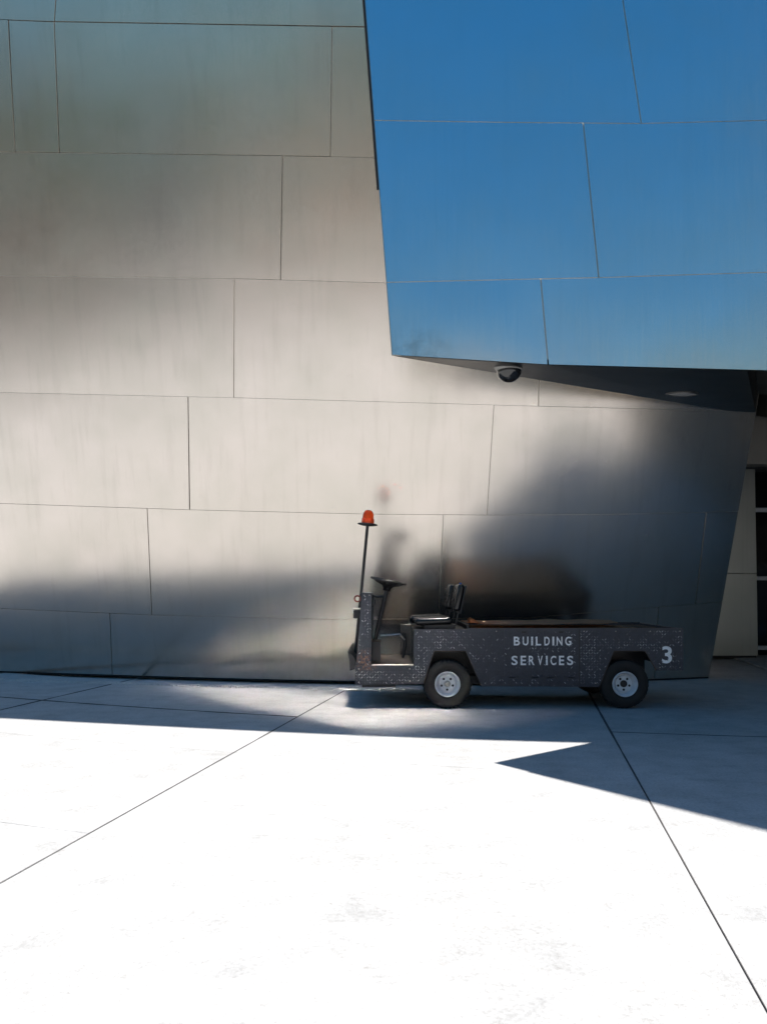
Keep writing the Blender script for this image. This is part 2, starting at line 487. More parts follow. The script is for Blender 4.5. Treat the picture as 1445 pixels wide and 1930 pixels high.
for k in range(1, 25):
    z0, z1 = zrows[k], min(zrows[k + 1], VTOP)
    cuts = [0.0, 1.1 + 0.55 * (k % 3), 3.2 + 0.5 * (k % 3), 6.4]
    for a, b in zip(cuts, cuts[1:]):
        face_panel((a, a, b, b), (lambda l, r, s, z=z1: (prow_x(z) + l + (r - l) * s, z)), (lambda l, r, s, z=z0: (prow_x(z) + l + (r - l) * s, z)), 4, 4)
# the solid behind the face: front sheet, hidden back face running to the wall, top
BD = Vector((0.77, 0.64, 0)).normalized(); BL = 5.6
pb = Vector((prow_x(VTOP), FY(prow_x(VTOP), VTOP), VTOP))
def soff_z(px, py_pts): return 0
front_r = at_face(XR, 700); FRx = front_r[0]
q0 = P0.copy()
qf = Vector((FRx, FY(FRx, 2.74), 2.74))
wx, wz = at_wall(1365, 773.5); qb0 = Vector((wx, WY(wx, wz), wz))
qb = P0 + (qb0 - P0) * 1.25
top0 = P0 + ED * (VTOP - P0.z)
qft = Vector((FRx - 0.0, FY(FRx, VTOP), VTOP))
qbt = Vector((qb.x + ED.x * (VTOP - qb.z), qb.y + ED.y * (VTOP - qb.z), VTOP))
qr = Vector((FRx, qb.y, 3.2)); qrt = Vector((FRx, qb.y, VTOP))
bm = bmesh.new()
v = {k: bm.verts.new(c) for k, c in dict(a=q0, f=qf, at=top0, ft=qft).items()}
bm.faces.new((v['a'], v['f'], v['ft'], v['at']))
obj('backing', bm, M['steel_back'], can, normals=False)
bm = bmesh.new(); nU, nV = 24, 40; g = []
for i in range(nU + 1):                               # back face, a little bowed
    s = i / nU; rv = []
    for k in range(nV + 1):
        t = k / nV
        p = q0 * (1 - s) * (1 - t) + qb * s * (1 - t) + top0 * (1 - s) * t + qbt * s * t
        p = p + Vector((-0.64, 0.77, 0)) * (0.03 * math.sin(math.pi * s) * min(1, t * 10))
        rv.append(bm.verts.new(p))
    g.append(rv)
for i in range(nU):
    for k in range(nV): bm.faces.new((g[i + 1][k], g[i][k], g[i][k + 1], g[i + 1][k + 1]))
obj('rear_skin', bm, M['steel_rear'], can, smooth=True, normals=False)
bm = bmesh.new()
bm.faces.new([bm.verts.new(c) for c in (top0, qft, qrt, qbt)])
obj('roof', bm, M['steel_back'], can)
bm = bmesh.new()
bm.faces.new([bm.verts.new(c) for c in (qf, qr, qrt, qft)]); bm.faces.new([bm.verts.new(c) for c in (qr, qb, qbt, qrt)])
obj('end_skin', bm, M['steel_back'], can)
# soffit: a triangle between the prow, the front edge and the wall, then a recess further right
sf_px = [(738, 670), (890, 679.5), (1030, 688), (1240, 694), (1408, 697.5)]
fr_pts = []
for px, py in sf_px:
    x, z = at_face(px, py); fr_pts.append(Vector((x, FY(x, z), z)))
fr_pts[0] = P0.copy()
qe = Vector((at_wall(1428, 777)[0], 8.75, at_wall(1428, 777)[1]))
bm = bmesh.new()
bkp = [P0 + (qb0 - P0) * t for t in (0.33, 0.66, 1.0)] + [qe]
fv_ = [bm.verts.new(p + Vector((0, 0.0, 0.002))) for p in fr_pts]; bv_ = [bm.verts.new(p) for p in bkp]
bm.faces.new((fv_[0], bv_[0], fv_[1])); 
for i in range(3): bm.faces.new((fv_[i + 1], bv_[i], bv_[i + 1], fv_[i + 2]))
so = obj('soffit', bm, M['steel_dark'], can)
bm = bmesh.new()
e0 = fr_pts[-1]; e1 = qe
up = Vector((0.03, 0, 0.22))
va = [bm.verts.new(p) for p in (e0, e1, e1 + up, e0 + up)]
bm.faces.new(va)
vb = [bm.verts.new(p) for p in (e0 + up, e1 + up, Vector((FRx, e1.y, 3.45)), Vector((FRx, FY(FRx, 2.74), 2.98)))]
bm.faces.new(vb)
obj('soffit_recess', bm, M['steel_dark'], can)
# black gasket running up the prow
bm = bmesh.new()
za = 1.15 + (HY - 356) * 5.43 / F
tube(bm, [P0 + ED * (za - P0.z) + Vector((-0.008, -0.004, 0)), top0 + Vector((-0.008, -0.004, 0))], 0.009, 6)
obj('prow_gasket', bm, M['rubber_gasket'], can)


# ------------------------------------------------------------------ fittings under the canopy
def soffit_point(px, py):                             # where a sight line meets the soffit plane (prow, wall corner, front edge)
    n = (qb0 - P0).cross(fr_pts[-1] - P0)
    d = Vector(((px - CX) / F, 1, (HY - py) / F)); o = Vector((0, 0, CAM_H))
    return o + d * ((P0 - o).dot(n) / d.dot(n)), (n.normalized() if n.z < 0 else -n.normalized())
M['dome'] = simple('smoked_dome', (0.012, 0.012, 0.013), 0.08, mottle=0.05, coat=0.6)
M['camera_ring'] = simple('camera_ring', (0.30, 0.29, 0.27), 0.45)
c, nrm = soffit_point(959, 691)
dc = empty('dome_camera', c); tag(dc, 'black dome security camera hanging under the steel canopy edge', 'security camera')
s = c.y / F
T = Matrix.Translation(c) @ Matrix.Rotation(math.pi, 4, 'X')
bm = bmesh.new(); lathe(bm, [(0, -0.01), (27.5 * s, -0.01), (28 * s, 0.006), (25.5 * s, 0.014), (24 * s, 0.030), (22.5 * s, 0.034), (0, 0.034)], 40, T)
obj('mount_ring', bm, M['camera_ring'], dc, smooth=False)
R0 = 23 * s
bm = bmesh.new(); lathe(bm, [(R0 * math.cos(a), 0.034 + R0 * 0.92 * math.sin(a)) for a in [math.pi / 2 * k / 12 for k in range(12)]] + [(0, 0.034 + R0 * 0.92)], 40, T)
obj('dome', bm, M['dome'], dc, smooth=True)
M['lens'] = simple('frosted_lens', (0.55, 0.52, 0.47), 0.35, mottle=0.1)
M['trim'] = simple('lamp_trim', (0.10, 0.10, 0.10), 0.35, metal=0.6)
c, nrm = soffit_point(1285, 740)
dl = empty('recessed_light', c); tag(dl, 'round recessed downlight set in the dark canopy soffit', 'light')
s = c.y / F; Rl = 29 * s
rot = Vector((0, 0, -1)).rotation_difference(nrm).to_matrix().to_4x4()
T = Matrix.Translation(c) @ rot @ Matrix.Rotation(math.pi, 4, 'X')
bm = bmesh.new(); lathe(bm, [(Rl * 0.88, 0.012), (Rl * 0.88, 0.020), (Rl, 0.020), (Rl, -0.01)], 40, T); obj('trim_ring', bm, M['trim'], dl)
bm = bmesh.new(); lathe(bm, [(Rl * 0.88, 0.014), (Rl * 0.5, 0.018), (0, 0.019)], 40, T); obj('lens', bm, M['lens'], dl, smooth=True)

# ------------------------------------------------------------------ the recessed entrance beyond the wall's end
M['steel_pale'] = steel('entrance_steel', (0.46, 0.47, 0.44), 0.40, streak=0.03)
M['plaster'] = simple('beige_plaster', (0.27, 0.25, 0.22), 0.8, mottle=0.06, mscale=2)
M['alu'] = simple('pale_mullion', (0.62, 0.64, 0.66), 0.45, metal=0.0, mottle=0.06)
M['glass_dark'] = simple('dark_glass', (0.006, 0.007, 0.008), 0.06, mottle=0.05)
M['ceiling'] = simple('entrance_ceiling', (0.05, 0.05, 0.05), 0.6, mottle=0.1)
ent = empty('entrance', (7, 12.1, 0)); tag(ent, 'recessed glazed entrance with pale steel pier past the end of the leaning wall', 'entrance')
def pier(z0, z1):
    bm = bmesh.new()
    xr = lambda z: 6.10 - 0.05 * z / 3.0
    prism_xz(bm, [(3.9, z0), (xr(z0), z0), (xr(z1), z1), (3.9, z1)], 12.1, 12.4)
    bmesh.ops.bevel(bm, geom=[e for e in bm.edges if all(v.co.y < 12.2 for v in e.verts)], offset=0.003, segments=1, affect='EDGES')
    return obj('pier_panel', bm, M['steel_pale'], ent)
pier(0.035, 1.370); pier(1.376, 3.08)
bm = bmesh.new(); box(bm, 3.9, 6.09, 12.13, 12.38, 0.001, 0.035); obj('pier_shadow_gap', bm, M['black'], ent)  # black strip standing in for the shadow gap under the pier
bm = bmesh.new(); box(bm, 3.6, 10.5, 10.9, 11.15, 2.96, 4.4); obj('fascia', bm, M['plaster'], ent)
bm = bmesh.new(); box(bm, 3.6, 10.5, 11.152, 13.2, 3.085, 3.30); obj('ceiling', bm, M['ceiling'], ent)
bm = bmesh.new(); box(bm, 3.6, 14.0, 9.42, 16.0, 4.402, 20.0); obj('upper_sun_block', bm, M['plaster'], ent)  # unseen mass added over the entrance to block the sun
bm = bmesh.new(); box(bm, 10.5, 14.0, 9.1, 16.0, 0.0, 4.398); obj('side_wall', bm, M['plaster'], ent)
bm = bmesh.new(); box(bm, 3.9, 10.48, 13.2, 13.4, 0.0, 4.398); obj('rear_wall', bm, M['ceiling'], ent)
zb = [0.02, 0.14, 1.30, 2.44, 3.08]
for a, b in zip(zb, zb[1:]):
    for x0, x1 in ((6.11, 7.55), (7.61, 9.0), (9.06, 10.45)):
        bm = bmesh.new(); box(bm, x0, x1, 12.43, 12.45, a + 0.0, b - 0.0); obj('pane', bm, M['glass_dark'], ent)
for z in (0.14, 1.30, 2.44):
    bm = bmesh.new(); box(bm, 6.105, 10.47, 12.36, 12.47, z - 0.033, z + 0.033, 0.004, 1); obj('transom', bm, M['alu'], ent)
for x in (7.58, 9.03):
    bm = bmesh.new(); box(bm, x - 0.03, x + 0.03, 12.375, 12.465, 0.0, 3.08, 0.004, 1); obj('mullion', bm, M['black'], ent)
bm = bmesh.new(); prism_xz(bm, [(6.45, 0.3), (6.49, 0.3), (6.49, 0.85), (6.45, 0.85)], 12.33, 12.355); obj('pull_handle', bm, M['trim'], ent)

M['stone'] = simple('limestone', (0.20, 0.185, 0.165), 0.8, mottle=0.12, mscale=1.5)
wing = empty('shade_wing', (19, 2.5, 0)); tag(wing, 'tall limestone clad block added out of view to shade the right side of the forecourt', 'building')
bm = bmesh.new(); box(bm, 11.6, 27, -4, 8.85, -0.03, 28); obj('wall', bm, M['stone'], wing)  # added out of view so its shadow darkens the ground at the right
bm = bmesh.new(); box(bm, 11.5, 27.2, -4.2, 9.05, 28.001, 28.6); obj('parapet', bm, M['stone'], wing)
for zz in (3, 8, 13, 18, 23):
    for yy in (-1.5, 2.0, 5.5):
        bm = bmesh.new(); box(bm, 11.55, 11.65, yy - 0.8, yy + 0.8, zz - 1.2, zz + 1.2, 0.02, 1); obj('window', bm, M['glass_dark'], wing)

# ------------------------------------------------------------------ across the plaza (seen mirrored in the steel)
M['asphalt'] = simple('asphalt', (0.085, 0.080, 0.074), 0.85, mottle=0.2, mscale=3)
def arc_sheet(r0, r1, z):
    bm = bmesh.new(); pr = None
    for k in range(61):
        a = math.radians(-110 + 220 * k / 60); d = Vector((math.sin(a), -math.cos(a), 0))
        cur = [bm.verts.new(Vector((0, 5, z)) + d * r) for r in (r0, r1)]
        if pr: bm.faces.new((pr[0], cur[0], cur[1], pr[1]))
        pr = cur
    return bm
tag(obj('road', arc_sheet(34, 46, -0.024), M['asphalt']), kind='structure')
FAC = [simple('facade_' + k, c, 0.8, mottle=0.08, mscale=0.7) for k, c in (('tan', (0.40, 0.34, 0.28)), ('grey', (0.38, 0.365, 0.34)), ('cream', (0.46, 0.415, 0.36)))]
M['window_glass'] = simple('far_window', (0.03, 0.035, 0.04), 0.1, mottle=0.1)
names = ['tan', 'grey', 'cream']
wnames = ['a plain parapet', 'a low long front', 'a taller front', 'a stepped roof hut', 'a deep parapet']
wm = bpy.data.meshes.new('window')
wb = bmesh.new(); box(wb, -0.9, 0.9, -0.06, 0.06, -0.8, 0.8, 0.03, 1); wb.to_mesh(wm); wb.free(); wm.materials.append(M['window_glass'])
B_R = 62
for i, deg in enumerate(range(-98, 99, 14)):
    a = math.radians(deg); d = Vector((math.sin(a), -math.cos(a), 0)); c = Vector((0, 5, 0)) + d * (B_R + 5)
    h = [14.5, 17, 15, 19, 16][i % 5]; w = 14.6
    e = empty('office_building', c); e.rotation_euler.z = a + math.pi
    tag(e, f'{names[i % 3]} flat roofed office block across the street facing the steel wall', 'building', 'office blocks across the street')
    bm = bmesh.new(); box(bm, -w / 2, w / 2, -5, 5, 0, h)
    me = bpy.data.meshes.new('wall'); bm.to_mesh(me); bm.free(); me.materials.append(FAC[i % 3])
    o = bpy.data.objects.new('facade', me); col.objects.link(o); o.parent = e
    bm = bmesh.new(); box(bm, -w / 2 - 0.15, w / 2 + 0.15, -5.15, 5.15, h, h + 0.5)
    me = bpy.data.meshes.new('parapet'); bm.to_mesh(me); bm.free(); me.materials.append(FAC[(i + 1) % 3])
    o = bpy.data.objects.new('parapet', me); col.objects.link(o); o.parent = e
    for fl in range(int((h - 1) // 3.2)):
        for k in range(4):
            o = bpy.data.objects.new('window', wm); col.objects.link(o); o.parent = e
            o.location = (-5.1 + 3.4 * k, 5.0, 2.0 + 3.2 * fl)
m, n, b = mat('leaves')
oi = N(n, 'ShaderNodeNewGeometry')
L(n, ramp(n, oi.outputs['Random Per Island'], [(0, (0.045, 0.11, 0.022)), (1, (0.11, 0.21, 0.05))]), b.inputs['Base Color'])
b.inputs['Roughness'].default_value = 0.6
M['leaf'] = m
M['bark'] = simple('bark', (0.09, 0.065, 0.045), 0.9)
def tree(c, hgt, rr, seed, lab):
    rn = random.Random(seed)
    t = empty('street_tree', c); tag(t, lab, 'tree', 'street trees across the plaza')
    bm = bmesh.new()
    tube(bm, [c, c + Vector((0.1, 0, 2)), c + Vector((0, 0.1, hgt * 0.5)), c + Vector((0.2, 0, hgt * 0.85))], [0.24, 0.19, 0.14, 0.04], 8)
    for k in range(5):
        an = rn.uniform(0, 6.28); z0 = hgt * rn.uniform(0.4, 0.55)
        tube(bm, [c + Vector((0, 0, z0)), c + Vector((math.cos(an) * rr * 0.4, math.sin(an) * rr * 0.4, z0 + 1.2)), c + Vector((math.cos(an) * rr * 0.8, math.sin(an) * rr * 0.8, z0 + 2.4))], [0.1, 0.07, 0.02], 6)
    obj('trunk', bm, M['bark'], t)
    bm = bmesh.new()
    cl = [(Vector((rn.gauss(0, rr * 0.5), rn.gauss(0, rr * 0.5), hgt * 0.77 + rn.gauss(0, hgt * 0.075))), rn.uniform(0.7, 1.3)) for _ in range(26)]
    for k in range(1500):
        q, r0 = rn.choice(cl)
        p = c + q + Vector((rn.gauss(0, 1), rn.gauss(0, 1), rn.gauss(0, 0.8))) * r0 * 0.6
        s1 = Vector((rn.gauss(0, 1), rn.gauss(0, 1), rn.gauss(0, 1))).normalized() * rn.uniform(0.12, 0.26)
        s2 = s1.cross(Vector((rn.gauss(0, 1), rn.gauss(0, 1), rn.gauss(0, 1)))).normalized() * rn.uniform(0.08, 0.18)
        bm.faces.new([bm.verts.new(p + x) for x in (-s1, -s2 * 0.8, s1, s2)])
    obj('crown', bm, M['leaf'], t, normals=False)
for i, deg in enumerate(range(-61, 78, 9)):
    a = math.radians(deg + random.uniform(-1.5, 1.5)); r = 50 + random.uniform(-1, 1)
    tree(Vector((math.sin(a) * r, 5 - math.cos(a) * r, -0.03)), random.uniform(15.0, 17.5), random.uniform(3.2, 4.2), i, 'leafy green street tree on the far kerb facing the steel wall')

# ------------------------------------------------------------------ the utility cart
def plate_paint(name, tread=False):
    m, n, b = mat(name)
    p = geo_pos(n)
    big = noise_tex(n, p, 2.2, 4, 0.6); mid = noise_tex(n, p, 22, 5, 0.7); fine = noise_tex(n, p, 130, 3, 0.6)
    c = ramp(n, mid, [(0.3, (0.018, 0.021, 0.031)), (0.7, (0.040, 0.046, 0.064))])
    dust = ramp(n, big, [(0.45, 0.0), (0.75, 0.35)])
    c = mixc(n, dust, c, (0.070, 0.074, 0.084))
    if tread:
        at = N(n, 'ShaderNodeAttribute'); at.attribute_name = 'wear'
        f = math_n(n, 'MULTIPLY', at.outputs['Fac'], ramp(n, fine, [(0.38, 0.35), (0.6, 1.0)]))
    else:
        f = ramp(n, noise_tex(n, geo_pos(n, (1, 1, 1)), 48, 6, 0.75), [(0.665, 0.0), (0.70, 1.0)])
    vm = N(n, 'ShaderNodeVectorMath', operation='DISTANCE'); L(n, p, vm.inputs[0]); vm.inputs[1].default_value = (-0.16, 7.0, 0.46)
    k = math_n(n, 'MULTIPLY', maprange(n, vm.outputs['Value'], 0.03, 0.13, 1.0, 0.0), ramp(n, noise_tex(n, p, 30, 5, 0.7), [(0.45, 0.0), (0.6, 0.9)]))
    c = mixc(n, k, c, (0.27, 0.125, 0.06))
    c = mixc(n, f, c, (0.56, 0.58, 0.60))
    L(n, c, b.inputs['Base Color'])
    L(n, maprange(n, mid, 0.3, 0.7, 0.28, 0.50), b.inputs['Roughness'])
    bump(n, b, math_n(n, 'ADD', mid, math_n(n, 'MULTIPLY', fine, 0.5)), 0.25, 0.003)
    return m
M['plate'] = plate_paint('black_plate_paint'); M['tread'] = plate_paint('tread_paint', True)
M['vinyl'] = simple('black_vinyl', (0.007, 0.007, 0.008), 0.24, mottle=0.12, mscale=4)
M['tyre'] = simple('tyre_rubber', (0.013, 0.012, 0.011), 0.7, mottle=0.45, mscale=14)
M['rim'] = simple('white_rim', (0.66, 0.68, 0.70), 0.38, mottle=0.10, mscale=20)
M['rust'] = simple('rusty_red', (0.16, 0.035, 0.022), 0.6, mottle=0.4, mscale=40)
M['bare'] = simple('bare_metal', (0.45, 0.43, 0.40), 0.35, metal=1.0, mottle=0.2, mscale=30)
M['deck'] = simple('worn_deck', (0.05, 0.033, 0.023), 0.75, mottle=0.4, mscale=12)
M['cardboard'] = simple('cardboard', (0.58, 0.35, 0.21), 0.85, mottle=0.22, mscale=7)
M['floor_mat'] = simple('scuffed_floor', (0.040, 0.034, 0.030), 0.6, mottle=0.5, mscale=18)
M['tape'] = simple('blue_tape', (0.02, 0.09, 0.36), 0.5)
YN, YF = 7.0, 8.19                                     # near and far side of the cart
def X(px): return (px - 722.5) / 200.0
def Z(py): return (1337 - py) / 200.0
cart = empty('utility_cart', (1.28, 7.6, 0))
tag(cart, 'black diamond plate flatbed utility cart lettered BUILDING SERVICES parked by the steel wall', 'cart')
SK = [(669, 1255), (780, 1255), (780, 1186), (880, 1186), (884, 1184), (1287, 1184), (1287, 1264), (1237, 1264), (1215, 1227), (1157, 1227), (1129, 1295), (907, 1294),
      (877, 1228), (818, 1228), (798, 1289), (669, 1291)]
sk = [(X(a), Z(b)) for a, b in SK]
for y0, y1 in ((YN, YN + 0.008), (YF - 0.008, YF)):
    bm = bmesh.new(); prism_xz(bm, sk, y0, y1); obj('side_plate', bm, M['plate'], cart)
# cowl
cw = [(X(a), Z(b)) for a, b in ((681, 1117), (700, 1118), (700, 1254.6), (670, 1254.6), (674, 1220))]
bm = bmesh.new(); prism_xz(bm, cw, YN + 0.002, YF - 0.002)
bmesh.ops.bevel(bm, geom=[e for e in bm.edges], offset=0.005, segments=2, affect='EDGES'); cowl = obj('cowl', bm, M['plate'], cart)
# lugs of the tread plate, standing proud of the sides
def inside(p, pts):
    x, z = p; r = False; n = len(pts)
    for i in range(n):
        (x0, z0), (x1, z1) = pts[i], pts[(i + 1) % n]
        if (z0 > z) != (z1 > z) and x < (x1 - x0) * (z - z0) / (z1 - z0) + x0: r = not r
    return r
WEAR = [(845, 1205, 45, 26, .50), (800, 1250, 22, 30, .45), (690, 1275, 30, 14, .55), (760, 1282, 40, 9, .45), (795, 1270, 8, 8, 1.0), (1185, 1213, 90, 9, .55), (1110, 1220, 30, 25, .35),
        (1115, 1255, 20, 25, .45), (1265, 1255, 22, 14, .5), (1255, 1192, 40, 8, .4), (1105, 1280, 30, 10, .4), (692, 1150, 8, 40, .35), (690, 1235, 12, 14, .35), (1000, 1286, 60, 6, .25),
        (905, 1240, 30, 4, .35), (1227, 1222, 9, 9, .6), (1100, 1196, 20, 8, .35), (1040, 1224, 40, 6, .35)]
def lugs(pts, y, skip=None, pitch=0.0255):
    bm = bmesh.new(); cl = bm.loops.layers.float_color.new('wear')
    xs = [p[0] for p in pts]; zs = [p[1] for p in pts]; rn = random.Random(5)
    nx = int((max(xs) - min(xs)) / pitch) + 1; nz = int((max(zs) - min(zs)) / pitch) + 1
    for i in range(nx):
        for k in range(nz):
            x = min(xs) + (i + 0.5 + rn.uniform(-.05, .05)) * pitch; z = min(zs) + (k + 0.5 + rn.uniform(-.05, .05)) * pitch
            if not all(inside((x + dx, z + dz), pts) for dx in (-.010, .010) for dz in (-.010, .010)): continue
            if skip and skip(x, z): continue
            a = math.pi / 4 if (i + k) % 2 else -math.pi / 4
            u = Vector((math.cos(a), 0, math.sin(a))); w = Vector((-math.sin(a), 0, math.cos(a))); c = Vector((x, y, z))
            la, wa = 0.0125, 0.0034
            b_ = [bm.verts.new(c + q) for q in (u * la, u * la * .4 + w * wa, -u * la * .4 + w * wa, -u * la, -u * la * .4 - w * wa, u * la * .4 - w * wa)]
            t_ = [bm.verts.new(c + q + Vector((0, -0.0018, 0))) for q in (u * la * .55, -u * la * .55)]
            fs = [bm.faces.new(q) for q in ((b_[0], b_[1], t_[0]), (b_[1], b_[2], t_[1], t_[0]), (b_[2], b_[3], t_[1]), (b_[3], b_[4], t_[1]), (b_[4], b_[5], t_[0], t_[1]), (b_[5], b_[0], t_[0]))]
            px = x * 200 + 722.5; py = 1337 - z * 200
            s = 0.02 + 0.09 * noise.noise(Vector((x * 3, 0, z * 3))) + 0.16 * max(0, noise.noise(Vector((x * 11, 3, z * 11))))
            for ax, ay, sx, sy, st in WEAR: s += st * math.exp(-((px - ax) / sx) ** 2 - ((py - ay) / sy) ** 2)
            s *= 0.55 + 0.9 * max(0, noise.noise(Vector((x * 17, 9, z * 17))) + 0.25)
            wv = 1.0 if rn.random() < s * 0.75 else (0.30 if rn.random() < s * 1.5 else 0.05 * rn.random())
            wv *= rn.uniform(0.5, 1.0)
            for f in fs:
                for l in f.loops: l[cl] = (wv, wv, wv, 1)
    return bm
DOORS = [(950, 1022.3, 1187, 1276), (1023.5, 1089, 1187, 1276)]
def in_doors(x, z):
    px = x * 200 + 722.5; py = 1337 - z * 200
    return 948 < px < 1091 and py < 1278
tag(obj('tread_pattern', lugs(sk, YN, in_doors), M['tread'], cart, normals=False), kind='stuff')
tag(obj('tread_pattern', lugs(cw, YN + 0.002), M['tread'], cart, normals=False), kind='stuff')
for a, b, c_, d in DOORS:                              # battery doors in the side
    bm = bmesh.new(); box(bm, X(a), X(b), YN - 0.005, YN + 0.001, Z(d), Z(c_), 0.0012, 1)
    dr = obj('side_door', bm, M['plate'], cart)
    q = [(X(a), Z(d)), (X(b), Z(d)), (X(b), Z(c_)), (X(a), Z(c_))]
    tag(obj('tread_pattern', lugs(q, YN - 0.005), M['tread'], dr, normals=False), kind='stuff')
bm = bmesh.new(); box(bm, X(1090.5), X(1092), YN - 0.003, YN, Z(1294), Z(1185)); obj('weld_strip', bm, M['black'], cart)
# plates of the body
def cbox(name, x0, x1, y0, y1, z0, z1, m, bev=0.003, parent=None):
    bm = bmesh.new(); box(bm, x0, x1, y0, y1, z0, z1, bev, 1); return obj(name, bm, m, parent or cart)
cbox('floor_plate', X(671), X(780), YN + 0.009, YF - 0.009, Z(1256) - 0.02, Z(1255) + 0.004, M['floor_mat'])
cbox('floor_edge_strip', X(701), X(779), YN + 0.001, YN + 0.022, Z(1255) + 0.0045, Z(1255) + 0.0095, M['bare'], 0.001)
cbox('front_plate', X(669), X(669) + 0.01, YN + 0.009, YF - 0.009, Z(1291), Z(1257), M['plate'])
cbox('seat_box_front', X(779), X(779) + 0.012, YN + 0.009, YF - 0.009, Z(1254), Z(1186), M['black'])
cbox('seat_box_top', X(780), X(884), YN + 0.009, YF - 0.009, Z(1187) - 0.012, Z(1187), M['black'])
cbox('deck', X(884.5), X(1285), YN + 0.009, YF - 0.009, Z(1189) - 0.02, Z(1189), M['deck'])
cbox('bulkhead', X(880), X(883.5), YN + 0.009, YF - 0.009, Z(1186), Z(1178), M['black'])
cbox('tail_plate', X(1287) - 0.01, X(1287) - 0.0005, YN + 0.009, YF - 0.009, Z(1264), Z(1185), M['plate'])
cbox('tail_bumper', X(1287.5), X(1291), YN + 0.06, YF - 0.06, Z(1263), Z(1243), M['black'])
cbox('chassis', X(790), X(1240), YN + 0.36, YF - 0.36, Z(1292), Z(1195), M['black'])
cbox('chassis_rail', X(680), X(1236), YN + 0.28, YN + 0.34, Z(1297), Z(1280), M['black'])
cbox('chassis_rail', X(680), X(1236), YF - 0.34, YF - 0.28, Z(1297), Z(1280), M['black'])
cbox('step_bracket', X(682), X(745), YN + 0.02, YN + 0.10, Z(1296), Z(1290.5), M['black'])
for x0, x1 in ((907, 1129),): cbox('belly_pan', X(x0), X(x1), YN + 0.012, YF - 0.012, Z(1293), Z(1291), M['black'])
for c0, c1 in ((818, 877), (1157, 1215)):
    cbox('arch_roof', X(c0 - 12), X(c1 + 12), YN + 0.0085, YN + 0.36, Z(1226), Z(1226) + 0.008, M['black'])
def bolt(px, py, y=YN, r=0.006, parent=None):
    bm = bmesh.new(); lathe(bm, [(r, 0.0), (r, 0.003), (r * 0.6, 0.005), (0, 0.005)], 8, Matrix.Translation((X(px), y, Z(py))) @ AXIS_Y)
    obj('bolt', bm, M['bare'], parent or cart)
for px_, py_ in ((786, 1192), (873, 1192), (935, 1190), (1100, 1190), (1160, 1190), (1225, 1190), (1281, 1190), (1281, 1258), (1243, 1258), (676, 1261), (676, 1286), (772, 1261), (772, 1284), (914, 1288), (1122, 1288)): bolt(px_, py_)
for px_, py_ in ((686, 1122), (696, 1122), (696, 1248), (676, 1248)): bolt(px_, py_, YN + 0.002, 0.005)
for a, b, c_, d in DOORS:                              # hinges on the lower edge, a latch above
    for t in (0.2, 0.8):
        bm = bmesh.new(); xx = X(a) + (X(b) - X(a)) * t; tube(bm, [(xx - 0.03, YN - 0.006, Z(d) - 0.006), (xx + 0.03, YN - 0.006, Z(d) - 0.006)], 0.005, 8); obj('hinge', bm, M['black'], cart)
    bm = bmesh.new(); xx = (X(a) + X(b)) / 2; box(bm, xx - 0.022, xx + 0.022, YN - 0.016, YN - 0.0065, Z(1193), Z(1190), 0.002, 1); obj('latch', bm, M['black'], cart)
for c0, c1, bl, br, zl, zr_ in ((818, 877, 798, 907, 1289, 1294), (1157, 1215, 1129, 1237, 1295, 1264)):   # folded lips of the wheel arches
    bm = bmesh.new(); tube(bm, [(X(bl), YN + 0.002, Z(zl)), (X(c0), YN + 0.002, Z(1227.5)), (X(c1), YN + 0.002, Z(1227.5)), (X(br), YN + 0.002, Z(zr_))], 0.005, 6); obj('arch_lip', bm, M['deck'], cart)
bm = bmesh.new(); tube(bm, [(X(700), YN + 0.25, Z(1124)), (X(706), YN + 0.22, Z(1132)), (X(705), YN + 0.2, Z(1141)), (X(700), YN + 0.2, Z(1145))], 0.004, 6); obj('cable', bm, M['black'], cart)
bm = bmesh.new(); tube(bm, [(X(686), YN + 0.2, Z(1116)), (X(683), YN + 0.2, Z(1112)), (X(681), YN + 0.2, Z(1120))], 0.004, 6); obj('wire_clip', bm, M['bare'], cart)
